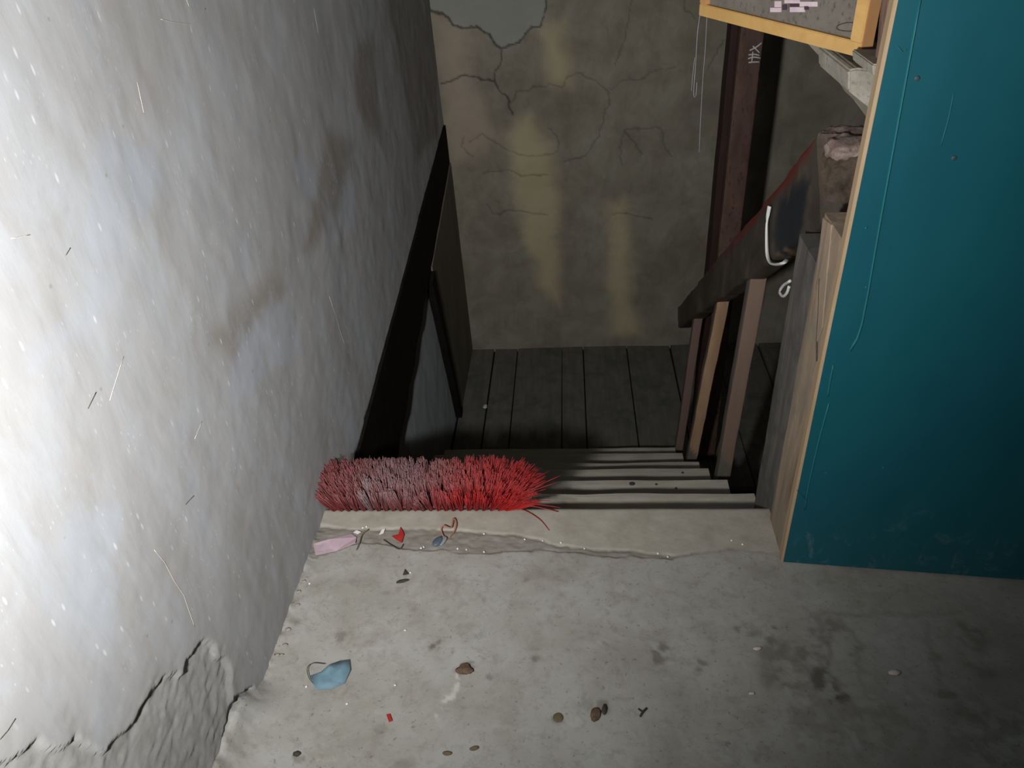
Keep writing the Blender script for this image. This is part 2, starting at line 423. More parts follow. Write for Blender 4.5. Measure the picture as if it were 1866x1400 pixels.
def wall_left_fn(q):
    y, z = q[:, 0], q[:, 1]; p3 = np.stack([y, z, 0 * y], 1)
    n1 = fbm(p3, 6, 4, 1); n2 = fbm(p3, 40, 4, 5); n3 = fbm(p3, 14, 4, 9)
    qw = q + np.stack([fbm(p3, 22, 4, 21), fbm(p3, 22, 4, 31)], 1) * .018
    bare = sstep(poly_sd(qw, bare_poly), -.002, .004)
    soft = sstep(poly_sd(q + np.stack([n3, n2], 1) * .04, bare_poly), -.05, .03)
    bt = sstep(poly_sd(qw, bite), -.001, .002)
    below = sstep(beam_top(y) + .010 * fbm(p3, 30, 4, 44) - z, -.002, .003)
    x = .0030 * n1 + .0004 * n2 + .0007 * n3
    x = x - bare * .007 + np.maximum(bare, .6 * soft) * (.0026 * fbm(p3 * np.array([1, 1.6, 1]), 60, 5, 60)) - bt * .012
    x = x - below * .010
    wh = np.zeros(len(q)); br = np.zeros(len(q))
    qq = q + np.stack([fbm(p3, 9, 4, 71), fbm(p3, 9, 4, 81)], 1) * .035
    for p in whites: wh = np.maximum(wh, sstep(poly_sd(qq, p), -.012, .02))
    for p in browns: br = np.maximum(br, sstep(poly_sd(qq, p), -.03, .03))
    cols = np.stack([np.maximum(np.maximum(bare, bt) * .85, .6 * soft), wh, below, br], 1)
    return np.stack([x, y, z], 1), cols
def cat(*a):
    v = np.concatenate(a); return v[np.concatenate([[True], np.diff(v) > .0012])]
Ya = cat(*[np.arange(-1.7, -.85, .03), np.arange(-.85, .0, .0042), np.arange(0, 2.32, .009)])
Zb = cat(*[np.arange(-1.03, -.02, .02), np.arange(-.02, .52, .0045), np.arange(.52, 1.75, .011)])
tag(grid('wall_left', Ya, Zb, wall_left_fn, M_PLASTER, origin=(0, 0, 0)), 'pale stained plaster wall with crumbling base left of the stairs', 'wall', kind='structure')

# back wall: coordinates (x, z), leaning slightly
def yb(z): return 2.145 - .065 * z
def pb(u, v):
    y = 2.15
    for _ in range(4):
        p = P(u, v, 1, y); y = yb(p[2])
    return (p[0], p[2])
cracks = [[pb(*p) for p in c] for c in (
    [(780, 18), (805, 25), (835, 50), (870, 48), (892, 65), (898, 80), (912, 88), (945, 78), (962, 58), (985, 45), (995, 15), (995, -20)],
    [(803, 152), (825, 145), (850, 138), (868, 140), (897, 148), (915, 170), (930, 188), (932, 212)],
    [(912, 90), (912, 110), (902, 130), (898, 148)],
    [(932, 190), (942, 170), (975, 158), (1000, 155), (1022, 162), (1035, 142), (1060, 134), (1085, 145), (1105, 162), (1110, 190), (1100, 225)],
    [(1155, -10), (1145, 35), (1140, 65), (1128, 90), (1120, 115)],
    [(1110, 165), (1135, 148), (1165, 145), (1200, 128), (1232, 122)],
    [(1100, 225), (1085, 255), (1065, 285), (1030, 295)], [(1170, 280), (1135, 238), (1175, 235), (1205, 232), (1208, 265), (1225, 285)],
    [(1135, 240), (1128, 270), (1132, 300)], [(1245, -10), (1250, 25), (1268, 32)], [(1315, 75), (1300, 105), (1290, 125)],
    [(855, 262), (880, 245), (905, 262), (945, 282), (985, 283), (1015, 275), (1018, 255), (1000, 235)], [(880, 315), (915, 310), (950, 318), (995, 320)],
    [(890, 370), (900, 390), (935, 385), (1000, 392)], [(1110, 392), (1145, 388), (1190, 400)], [(845, 250), (842, 270), (860, 285)])]
patch = [pb(*p) for p in [(780, -200), (780, 18), (805, 25), (835, 50), (870, 48), (892, 65), (898, 80), (912, 88), (945, 78), (962, 58), (985, 45), (995, 15), (1010, -200)]]
ochre_light = [[pb(*p) for p in c] for c in ([(925, 240), (965, 215), (1000, 270), (1018, 380), (1022, 480), (1018, 560), (985, 520), (955, 440), (935, 330)], [(1108, 370), (1135, 360), (1150, 500), (1160, 610), (1110, 615)], [(985, 60), (1030, 40), (1040, 150), (1000, 150)])]  # bright streaks of light painted into the wall colour
pink_light = [[pb(*p) for p in c] for c in ([(785, 30), (860, 60), (850, 140), (905, 250), (860, 300), (820, 300), (800, 160)],)]  # pinkish stripe of light, also painted into the wall colour
def wall_back_fn(q):
    x, z = q[:, 0], q[:, 1]; p3 = np.stack([x, z, 0 * x], 1)
    n1 = fbm(p3, 5, 4, 3); n2 = fbm(p3, 45, 3, 8)
    qw = q + np.stack([fbm(p3, 28, 3, 15), fbm(p3, 28, 3, 25)], 1) * .014
    cr = np.zeros(len(q))
    for k, c in enumerate(cracks):
        wd = .0038 if k in (0, 1, 2, 3) else .0034
        st = .85 if k in (0, 1, 2) else .42
        cr = np.maximum(cr, st * (1 - sstep(line_d(qw, c), wd * .4, wd * 1.5)))
    pt = sstep(poly_sd(qw, patch), -.002, .004)
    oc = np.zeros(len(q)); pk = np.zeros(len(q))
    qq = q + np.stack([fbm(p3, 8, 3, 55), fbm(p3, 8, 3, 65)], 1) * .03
    for p in ochre_light: oc = np.maximum(oc, sstep(poly_sd(qq, p), -.045, .05))
    for p in pink_light: pk = np.maximum(pk, sstep(poly_sd(qq, p), -.05, .06))
    y = yb(z) - .006 * n1 - .0016 * n2 + pt * .010 + cr * .004
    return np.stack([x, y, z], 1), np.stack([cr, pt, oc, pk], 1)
Xa = cat(*[np.arange(-.03, 1.2, .0055), np.arange(1.2, 2.5, .02)])
Zb2 = cat(*[np.arange(-1.03, -.45, .014), np.arange(-.45, .85, .0055), np.arange(.85, 1.75, .03)])
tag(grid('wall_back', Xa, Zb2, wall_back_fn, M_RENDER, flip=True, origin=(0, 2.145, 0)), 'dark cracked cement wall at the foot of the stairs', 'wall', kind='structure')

# upper floor
def fl(u, v): return tuple(P(u, v, 2, 0)[:2])
sill_line = [fl(*p) for p in [(560, 958), (600, 961), (650, 966), (700, 965), (760, 966), (830, 968), (900, 972), (960, 979), (1010, 992), (1060, 1000), (1115, 1003), (1180, 1009), (1230, 1012), (1330, 1000), (1440, 1012)]]
edge_line = [fl(*p) for p in [(560, 1020), (600, 1006), (650, 990), (700, 992), (730, 1000), (800, 1001), (882, 1007), (907, 1009), (922, 1003), (1000, 1003), (1060, 1009), (1130, 1014), (1225, 1016), (1330, 1003), (1440, 1016)]]
def yline(x, L):
    L = np.array(L); return np.interp(x, L[:, 0], L[:, 1])
spots = [(785, 1178, .011, .9), (797, 1168, .008, .7), (620, 1157, .013, .6), (847, 1220, .016, .9), (1205, 1192, .026, .75), (975, 1200, .01, .6), (1017, 1308, .010, .55), (755, 1108, .01, .35), (960, 1062, .006, .5), (1100, 1172, .006, .45), (895, 1234, .007, .5), (1095, 1290, .014, .6), (1500, 1238, .030, 1.0), (1490, 1165, .03, .5), (1410, 1190, .035, .55), (1445, 1215, .025, .5), (1375, 1150, .016, .5), (1525, 1275, .022, .9), (1560, 1185, .02, .5), (1700, 1195, .018, .6), (1770, 1160, .04, .6), (1790, 1215, .04, .5), (1725, 1267, .014, .7), (1440, 1270, .05, .4), (1480, 1310, .05, .35), (1370, 1390, .05, .35), (1640, 1300, .08, .35), (1800, 1330, .09, .5), (690, 1330, .012, .3), (740, 1395, .015, .4), (545, 1385, .008, .6), (540, 1130, .012, .4), (1000, 1310, .004, .5), (1060, 1285, .018, .2), (1620, 1150, .04, .3), (1425, 1235, .05, .5), (1400, 1165, .012, .7), (1412, 1146, .006, .8), (1345, 1148, .007, .6), (1275, 1210, .01, .6), (1270, 1225, .008, .5), (1530, 1270, .012, 1.0), (1520, 1150, .03, .6), (1480, 1200, .03, .6), (1560, 1330, .07, .4), (1300, 1360, .02, .4), (1325, 1352, .006, .8), (700, 1080, .008, .3), (640, 1060, .01, .25), (880, 1095, .01, .3), (1010, 1120, .02, .25), (860, 1150, .03, .2), (1150, 1090, .02, .25)]
spots = [(*fl(a, b), r, s) for a, b, r, s in spots]
dlines = [[fl(*p) for p in c] for c in ([(1480, 1118), (1560, 1120), (1650, 1118), (1740, 1116)], [(1535, 1130), (1556, 1165), (1570, 1210), (1582, 1275)], [(1490, 1120), (1508, 1180), (1515, 1240)], [(1690, 1130), (1700, 1200), (1725, 1265)])]
scuff = [fl(*p) for p in [(838, 1232), (832, 1255), (820, 1272), (803, 1282), (796, 1299)]]
pale_s = [(*fl(a, b), r) for a, b, r in ((905, 1325, .011), (1145, 1390, .012), (610, 1370, .03), (760, 1098, .012), (1165, 1355, .02), (1040, 1320, .025))]
def floor_fn(q):
    x, y = q[:, 0], q[:, 1]; p3 = np.stack([x, y, 0 * x], 1)
    n1 = fbm(p3, 5, 4, 2); n2 = fbm(p3, 38, 4, 12); rg = fbm(p3, 26, 4, 33) * .006
    rg = rg + fbm(p3, 90, 3, 34) * .003
    fade = 1 - sstep(x, .70, .80)
    ys, ye = yline(x, sill_line) + rg, yline(x, edge_line) + rg * 1.3
    sill = sstep(y - ys, -.003, .003); slab = sstep(ye - y, -.003, .003); groove = (1 - sill) * (1 - slab)
    z = .0016 * n1 + .0007 * n2 - groove * fade * (.0018 + .003 * n2 + .002 * fbm(p3, 110, 3, 36)) + sill * .0005
    edge = np.exp(-((y - ye) / .003) ** 2) + np.exp(-((y - ys) / .003) ** 2)
    z = z - .0016 * edge * (.1 + .9 * fade) * (1 + fbm(p3, 60, 3, 37)); groove = groove * (.2 + .8 * fade); edge = edge * (.3 + .7 * fade) * sstep(fbm(p3, 18, 3, 35), -.45, .1)
    fil = np.exp(-np.maximum(x, 0) / .028) * sstep(-y, .42, .50)
    z = z + fil * .05 + .006 * fil * fbm(p3, 40, 3, 50)
    dust = np.exp(-np.maximum(x, 0) / .012) * sstep(-y, .06, .1)
    z = z + .007 * dust * (1 + fbm(p3, 60, 3, 51))
    qw = q + np.stack([fbm(p3, 45, 3, 61), fbm(p3, 45, 3, 62)], 1) * .012
    st = np.zeros(len(q))
    spk = fbm(p3, 70, 4, 90)
    for cx, cy, r, s in spots:
        d = np.hypot(qw[:, 0] - cx, (qw[:, 1] - cy) * 1.0)
        m = s * (1 - sstep(d, r * .45, r * 1.1))
        if r > .015: m = m * sstep(spk, -.35, .25)
        st = np.maximum(st, m)
    for L in dlines: st = np.maximum(st, .4 * (1 - sstep(line_d(qw, L), .002, .011)))
    right_falloff = sstep(x + .5 * n1 * .3, .8, 1.15) * .28  # light falling off to the right, painted as darker floor
    st = np.maximum(st, right_falloff * (0.6 + .4 * spk)); st = np.maximum(st, .45 * dust * sstep(spk, -.2, .4))
    pl = 1 - sstep(line_d(qw, scuff), .002, .006); pl = pl * sstep(spk, -.4, .1)
    for cx, cy, r in pale_s: pl = np.maximum(pl, .35 * (1 - sstep(np.hypot(qw[:, 0] - cx, qw[:, 1] - cy), r * .5, r)) * sstep(spk, -.3, .4))
    st = np.clip(st, 0, 1); bd = np.clip(groove * .75 + edge * .7, 0, 1)
    # rounded worn edge at the stairwell
    z = np.where(y > -.008, z - (np.clip(y + .008, 0, 1) / .008) ** 2 * .005, z)
    return np.stack([x, y, z], 1), np.stack([st, sill, bd, pl], 1)
Xf = cat(*[np.arange(-.03, 1.3, .0043), np.arange(1.3, 2.2, .03)])
Yf = np.concatenate([np.arange(-1.7, -.62, .03), np.arange(-.62, -.155, .0042), np.arange(-.155, -.05, .002), np.arange(-.05, -.004, .0042), [-.003, 0.0]])
floor = tag(grid('floor', Xf, Yf, floor_fn, M_CEMENT, flip=True, origin=(0, 0, 0)), 'grey stained cement floor at the top of the stairs', 'floor', kind='structure')
floor_edge = box('slab_edge', (0.0, -.20, -.10), (2.2, -.001, -.012), M_CONC, floor, .002)

# lower landing with boards
lowf = box('floor_lower', (-.02, 1.15, ZL - .06), (2.4, 2.30, ZL - .02), M_BLACK, None, 0)
tag(lowf, 'dark plank landing at the foot of the stairs', 'floor', kind='structure')
cuts0 = [0.0, .128, .248, .480, .590, .812, 1.03, 1.25, 1.47, 1.7, 1.95, 2.2, 2.4]
for i in range(len(cuts0) - 1):
    a, b = cuts0[i] + .003, cuts0[i + 1] - .003
    sk = random.uniform(-.004, .004)
    prism('plank', [(a, 1.14, ZL - .02), (b, 1.14, ZL - .02), (b + sk, 2.24, ZL - .02), (a + sk, 2.24, ZL - .02)], (0, 0, .02 + random.uniform(-.003, .003)), M_PLANK, lowf, .002)
wr = tag(box('wall_right', (2.4, -.1, -1.05), (2.44, 2.4, 1.75), M_RENDER, None, 0), 'unlit cement wall beyond the railing', 'wall', kind='structure')

# dark timber in the left wall and the framing under it
def rag(y, k): return .006 * math.sin(y * 31 + k) + .004 * math.sin(y * 83 + 2 * k)
pts = [(-.004, y, beam_top(y) + .02) for y in np.linspace(.02, 2.12, 24)] + [(-.004, y, beam_bot(y) + rag(y, 1)) for y in np.linspace(2.12, .02, 40)]
bm_ = prism('wall_beam', pts, (.013, 0, 0), M_BLACK, None, 0)
tag(bm_, 'black tarred timber running along the left wall at floor level', 'beam')
timber('wall_post', (.006, 1.395, -.16), (.006, 1.640, ZL), (0, 1, .2), (1, 0, 0), .035, .014, M_BLACK, None, taper=(.5, 1), origin=(.006, 1.64, ZL))
tag(bpy.data.objects['wall_post'], 'narrow black post leaning from the wall timber down to the landing', 'post')
t_panel = prism('wall_board', [(.004, 1.43, -.135), (.004, 2.150, .02), (.004, 2.205, ZL), (.004, 1.665, ZL)], (.008, 0, 0), mottled('side_board', (.14, .125, .10), (.23, .205, .17), 10, (1, 1, .4)), None, .001)
tag(t_panel, 'brownish board between the black post and the corner', 'board')

# ------------------------------------------------------------------ staircase
RISE = .1424
nose_y = [0] + [P(1206, v, 2, -RISE * (i + 1))[1] for i, v in enumerate([898, 874, 852.7, 842, 825, 815])]
right_x = [0, .958, .945, .938, .948, .93, .935]
st = thing('staircase', (.47, 1.25, ZL), 'steep wooden staircase going down beside the plaster wall', 'stairs')
for n in range(1, 7):
    z = -RISE * n; y1 = nose_y[n]; y0 = nose_y[n - 1] - .045
    timber('tread', (.008, (y0 + y1) / 2, z - .018), (right_x[n], (y0 + y1) / 2, z - .018), (0, 1, 0), (0, 0, 1), (y1 - y0) / 2, .018, M_TREAD, st, seg=26, amp=.0035, nsc=9, seed=n * 7, r=.004)
    if n < 6:
        box('riser', (.02, nose_y[n] - .05, z - RISE), (right_x[n] - .03, nose_y[n] - .035, z - .034), M_BLACK, st, .001)
box('riser', (.02, nose_y[6] - .05, ZL), (.9, nose_y[6] - .035, -RISE * 6 - .034), M_BLACK, st, .001)
for xs in (.012, .885):
    prism('stringer', [(xs, .0, -.16), (xs, .0, -.34), (xs, 1.08, ZL), (xs, nose_y[6] - .05, ZL), (xs, nose_y[6] - .05, -.90)], (.03, 0, 0), M_BLACK, st, .002)
# two dark knots/holes on the second tread
for u, v, r in ((1152, 882, .0075), (1196, 883, .0035), (1244, 862, .004), (1232, 890, .003)):
    zt = -RISE * (2 if v > 870 else 3); p = P(u, v, 2, zt); blob('knot', (p[0], p[1], zt + .0005), (r * 1.1, r, .0018), M_DARK, st, .3, seed=int(u), sub=2)

# handrail with rough head
hr = thing('handrail', (.985, .9, ZL), 'thick dark handrail with red top edge sloping down beside the stairs', 'handrail')
def rail_cols(v):
    zt = .695 - .805 * (v[:, 1] - .19); d = zt - v[:, 2]
    p3 = v.copy(); n = fbm(p3, 25, 3, 4)
    red = sstep(-d + n * .012, -.036, -.018) * sstep(v[:, 1], .165, .19) * sstep(-v[:, 1] + n * .1, -1.0, -.5)
    sl = poly_sd(np.stack([v[:, 1] + n * .02, v[:, 2] + n * .02], 1), [(.155, .64), (.16, .50), (.27, .41), (.36, .44), (.34, .52), (.24, .60)])
    sl = sstep(sl, -.01, .012)
    br = sstep(poly_sd(np.stack([v[:, 1] + n * .015, v[:, 2] + n * .015], 1), [(.20, .46), (.31, .385), (.33, .40), (.24, .47)]), -.006, .006)
    return np.stack([red, sl, br * .8, 0 * red], 1)
top0, top1 = np.array([.985, .168, .713]), np.array([.985, 1.575, -.416])
dr = (top1 - top0) / np.linalg.norm(top1 - top0); nv = np.cross([1, 0, 0], dr); nv = nv / np.linalg.norm(nv); nv = nv if nv[2] > 0 else -nv
h0, h1 = .078, .042
def rail_mesh():
    secs = []; n = 60
    for k in range(n + 1):
        t_ = k / n; c = top0 + (top1 - top0) * t_; hh = h0 + (h1 - h0) * t_
        cen = c - nv * hh
        for a, b in rrect(.026, hh, .008, 3): secs.append((cen, a, b))
        # extra rows on the flats come from interpolation below
    return secs
timber('rail', top0 - nv * h0, top1 - nv * h1, (1, 0, 0), nv, .026, h0, M_RAIL, hr, seg=70, amp=.006, nsc=14, r=.009, taper=(1, h1 / h0), seed=5, cols_fn=rail_cols)
# rough head of the rail: mud core and pinkish cement cap
def rough_block(name, lo, hi, amp, mat, parent, seed, nsc=26, cut=7):
    bm = bmesh.new(); bmesh.ops.create_cube(bm, size=1); bmesh.ops.subdivide_edges(bm, edges=bm.edges, cuts=cut, use_grid_fill=True)
    lo, hi = np.array(lo), np.array(hi); v = np.array([x.co for x in bm.verts]); F = [[x.index for x in f.verts] for f in bm.faces]; bm.free()
    l = np.linalg.norm(v, axis=1, keepdims=True); v = v * (1 - .16 * sstep(l, .55, .87))
    p = (lo + hi) / 2 + v * (hi - lo)
    p = p + np.stack([fbm(p, nsc, 4, seed + 7 * k) for k in range(3)], 1) * amp
    return mesh_obj(name, p, F, mat, parent)
rough_block('rail_end_mud', (.964, .095, .56), (1.050, .205, .694), .016, M_MUD, hr, 4, 42, 18)
rough_block('rail_end_cap', (.970, .105, .682), (1.055, .215, .714), .010, M_PINKCEM, hr, 14, 50, 16)
rough_block('wood_chip', (.958, .075, .505), (.980, .125, .55), .006, M_LIGHTWOOD, hr, 3, 30, 5)
# white strap round the rail
def rl(u, v): return P(u, v, 0, .950)
strap = tube('strap', [rl(1402, 376), rl(1398, 400), rl(1397, 430), rl(1398, 462), rl(1403, 478), rl(1412, 482), rl(1426, 480), P(1434, 474, 0, .962)], .0046, M_WHITE, None, 6, 5, flat=.6)
tag(strap, 'white plastic strap looped over the dark handrail', 'strap')
lp = tube('strap_tail', [P(1440, 512, 0, .985), P(1428, 520, 0, .985), P(1421, 532, 0, .985), P(1427, 540, 0, .985), P(1434, 534, 0, .985), P(1438, 522, 0, .985)], .0034, M_WHITE, strap, 6, 5)

# balusters
def baluster(pb0, pt0, hw, seed, label, front_from, pal):
    pb0, pt0 = np.array(pb0), np.array(pt0)
    def cf(v):
        t_ = (v[:, 2] - pb0[2]) / (pt0[2] - pb0[2])
        c = pb0 + (pt0 - pb0) * t_[:, None]
        front = sstep(-(v[:, 1] - c[:, 1]), hw * .55, hw * .85) * sstep(t_ + (v[:, 0] - c[:, 0]) * 2.0 + .02 * fbm(v, 30, 2, 3), front_from, front_from + .03)
        return np.stack([front * (1 - pal), front * pal, 0 * t_, 0 * t_], 1)
    timber_ = timber('baluster', pb0, pt0, (1, 0, 0), (0, 1, 0), hw, hw, M_BAL, None, seg=50, amp=.0022, nsc=14, seed=seed, r=.003, cols_fn=cf, origin=pb0)
    tag(timber_, label, 'baluster', 'balusters under the handrail'); return timber_
baluster((.968, .565, -.470), (.992, .555, .252), .0195, 3, 'brownish baluster nearest the newel post', .17, .55)
baluster((.953, .985, -.745), (.990, .908, -.008), .0175, 13, 'middle baluster with orange front', .10, 0)
baluster((.945, 1.235, ZL), (.985, 1.260, -.275), .015, 23, 'farthest and shortest reddish baluster by the landing', .16, .95)

# newel post: tan near half, grey far half
nw = thing('newel_post', (.98, 0, -.142), 'tan and grey square newel post beside the teal board', 'post')
timber('front_board', (.955, -.080, .0), (.955, -.080, .655), (1, 0, 0), (0, 1, 0), .026, .050, M_TAN, nw, seg=30, amp=.002, nsc=12, seed=2)
def top_slope(v):
    return v
timber('grey_half', (.962, .040, -.142), (.960, .032, .565), (1, 0, 0), (0, 1, 0), .028, .062, M_GREYWOOD, nw, seg=30, amp=.0025, nsc=12, seed=8)
tube('split', [(.9275, -.066, .56), (.9275, -.09, .51), (.9275, -.105, .47), (.928, -.122, .44)], .0016, M_DARK, nw, 5, 3)
prism('wedge', [(.929, -.030, .648), (.929, -.075, .655), (.929, -.118, .50), (.929, -.105, .46), (.929, -.052, .545)], (-.0025, 0, 0), M_TAN, nw, .001)

# red pillar behind the stairs
pil = thing('pillar', (1.077, 1.34, ZL), 'tall dark red painted timber post standing beyond the handrail', 'post')
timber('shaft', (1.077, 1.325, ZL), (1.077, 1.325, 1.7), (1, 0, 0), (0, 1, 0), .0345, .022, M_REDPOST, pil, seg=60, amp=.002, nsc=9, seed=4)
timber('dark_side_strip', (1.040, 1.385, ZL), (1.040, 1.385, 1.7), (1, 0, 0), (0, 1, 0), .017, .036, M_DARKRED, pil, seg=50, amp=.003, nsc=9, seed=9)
def pw(u, v): return P(u, v, 1, 1.298)
for c in ([(1366, 92), (1378, 86), (1388, 78)], [(1372, 84), (1380, 92), (1384, 96)], [(1364, 100), (1376, 99), (1384, 101)], [(1363, 107), (1374, 104), (1386, 106)], [(1364, 114), (1374, 113), (1384, 113)], [(1372, 94), (1371, 104), (1370, 113)]):
    tube('paint_mark', [pw(*p) for p in c], .0022, M_WHITEPAINT, pil, 5, 2)

# ------------------------------------------------------------------ teal board
A = np.array([.927, -.153, 0.]); dirx = np.array([.419, -.042, 0]); dirx /= np.linalg.norm(dirx); nrm = np.array([-dirx[1], dirx[0], 0])  # nrm points away from camera
tb = thing('painted_board', (A[0], A[1], 0.0), 'large teal painted board standing upright on the floor', 'board')
E0 = A + dirx * .000; TH = .020
def bp(s, z, d=0): return A + dirx * s + nrm * d + np.array([0, 0, z])
prism('panel', [bp(.0012, .004, 0), bp(.95, .004, 0), bp(.95, .004, TH), bp(.0012, .004, TH)], (0, 0, 1.75), M_TEAL, tb, .0008)
prism('edge_strip', [bp(-.004, .002, .0008), bp(.0015, .002, .0008), bp(.0015, .002, TH + .003), bp(-.004, .002, TH + .003)], (0, 0, 1.752), M_EDGE, tb, .0008)
def bd(u, v):
    # point on the board's front face
    r = RC @ np.array([u - CX, v - CY, FOC]); t_ = ((A - CAM) @ nrm) / (r @ nrm); return CAM + t_ * r - nrm * .0006
for L, r in (([(1676, 0), (1640, 200), (1604, 400), (1570, 590), (1548, 640)], .0013), ([(1518, 665), (1511, 700), (1508, 722)], .0010), ([(1510, 735), (1490, 810), (1472, 890), (1466, 930)], .0009), ([(1452, 893), (1470, 912)], .0010), ([(1737, 170), (1728, 215), (1714, 265)], .0006), ([(1636, 85), (1645, 95), (1652, 90)], .0010), ([(1460, 1024), (1475, 1012), (1490, 1005)], .0007), ([(1628, 988), (1645, 970), (1660, 962)], .0007)):
    tube('scuff', [bd(*p) for p in L], r * 1.5, M_TEALLINE, tb, 6, 3, flat=.25)
for u, v, r in ((1671, 143, .0035), (1738, 288, .0035), (1578, 415, .0018), (1578, 523, .0016), (1505, 861, .0015), (1610, 852, .002)):
    p = bd(u, v); blob('screw', p, (r, .0012, r), M_TEALLINE if r < .003 else M_STEEL, tb, .15, seed=int(u), sub=2)
# ------------------------------------------------------------------ framed box near the top
ZB = .872; FA = P(1273, 28, 2, ZB) * np.array([1, 1, 0]); FB = P(1564, 105, 2, ZB) * np.array([1, 1, 0]); fd = (FB - FA); FLn = np.linalg.norm(fd); fd /= FLn
fn_ = np.array([fd[1], -fd[0], 0]); fn_ = fn_ if fn_[0] < 0 else -fn_   # front normal: towards the left
HT = .42; fw = .020; fdp = .021
fb = thing('wooden_frame', (*((FA + FB) / 2)[:2], ZB), 'orange pine frame round a grey board hung above the railing', 'frame')
def fp(s, z, d=0): return FA + fd * s + fn_ * d + np.array([0, 0, ZB + z])
def rail_(name, s0, s1, z0, z1, m, d0=-fdp, d1=0): prism(name, [fp(s0, z0, d0), fp(s1, z0, d0), fp(s1, z0, d1), fp(s0, z0, d1)], (0, 0, z1 - z0), m, fb, .0012)
rail_('bottom_rail', 0, FLn, 0, fw, M_FRAME); rail_('top_rail', 0, FLn, HT - fw, HT, M_FRAME)
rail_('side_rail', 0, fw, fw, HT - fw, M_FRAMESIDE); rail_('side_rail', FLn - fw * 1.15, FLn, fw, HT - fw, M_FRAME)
rail_('board', fw, FLn - fw, fw, HT - fw, mottled('frame_board', (.13, .115, .095), (.20, .18, .155), 14, fine=(.08, .07, .058)), -.014, -.008)
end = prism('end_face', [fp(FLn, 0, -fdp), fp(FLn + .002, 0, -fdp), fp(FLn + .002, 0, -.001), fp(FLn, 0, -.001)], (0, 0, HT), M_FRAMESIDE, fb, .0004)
def fpp(u, v, d=-.0075):
    o_ = FA + fn_ * d; r = RC @ np.array([u - CX, v - CY, FOC]); t_ = ((o_ - CAM) @ fn_) / (r @ fn_); return CAM + t_ * r
pk = mottled('pink_sticker', (.55, .42, .47), (.70, .60, .63), 40); dk = mottled('sticker_ink', (.05, .03, .05), (.09, .05, .08), 40)
for u0, v0, u1, v1, m in ((1404, 14, 1424, 22, pk), (1412, 2, 1424, 13, pk), (1440, 13, 1467, 22, pk), (1458, 3, 1490, 12, pk), (1430, 0, 1458, 6, pk), (1426, 8, 1434, 18, dk), (1466, 11, 1474, 18, dk), (1424, -6, 1448, -1, dk), (1440, 7, 1456, 12, dk), (1400, -16, 1490, -4, pk)):
    prism('sticker_piece', [fpp(u0, v0), fpp(u1, v0), fpp(u1, v1), fpp(u0, v1)], fn_ * .0008, m, fb, 0)
tube('ring_mark', [fpp(*p) for p in [(1558, 42), (1545, 41), (1530, 45), (1524, 50), (1530, 55), (1548, 57), (1558, 55)]], .0007, M_DARK, fb, 5, 4)
# threads hanging from the frame's corner
web = thing('hanging_threads', (FA[0], FA[1], .62), 'pale thin threads hanging from the left corner of the pine frame', 'thread')
TY = FA[1] - .004
def wp(u, v): return P(u, v, 1, TY)
tube('thread', [wp(1277, 20), wp(1275, 30), wp(1271, 60), wp(1268, 110), wp(1264, 170), wp(1268, 174), wp(1270, 150)], .0005, M_WEB, web, 5, 3)
tube('thread', [wp(1290, 22), wp(1288, 34), wp(1285, 90), wp(1281, 140), wp(1277, 210), wp(1274, 278)], .0004, M_WEB, web, 5, 3)
tube('thread', [wp(1266, 105), wp(1262, 140), wp(1260, 166)], .0004, M_WEB, web, 5, 3)

# concrete corbel and flaky post behind the frame
cb = thing('concrete_corbel', (1.05, .3, .66), 'broken grey concrete corbel jutting out below the pine frame', 'block')
def cp(u, v): return P(u, v, 1, -.02)
prism('block', [cp(1546, 128), (cp(1560, 124)), cp(1640, 130), cp(1640, 235), cp(1600, 222), cp(1583, 196), cp(1546, 166)], (.0, .16, .0), M_CONC, cb, .003)
prism('seat', [P(1590, 117, 1, -.10), P(1650, 117, 1, -.10), P(1650, 150, 1, -.10), P(1592, 140, 1, -.10)], (0, .09, 0), M_CONC, cb, .002)
prism('sloping_slab', [P(1455, 62, 1, .30), P(1560, 62, 1, .30), P(1640, 90, 1, .30), P(1640, 240, 1, .30), P(1592, 232, 1, .30), P(1545, 168, 1, .30), P(1520, 132, 1, .30)], (.10, .32, .0), mottled('slab_underside', (.17, .15, .12), (.27, .245, .20), 18, bump=.4), cb, .002)
pa, pc = P(1616, 118, 1, -.07), P(1653, -160, 1, -.07)
fpst = timber('flaky_post', pa, pc, (1, 0, 0), (0, 1, 0), .013, .014, M_FLAKY, None, seg=24, amp=.002, nsc=20, seed=6, origin=pa)
tag(fpst, 'short flaky brown and white post standing on the concrete corbel', 'post')

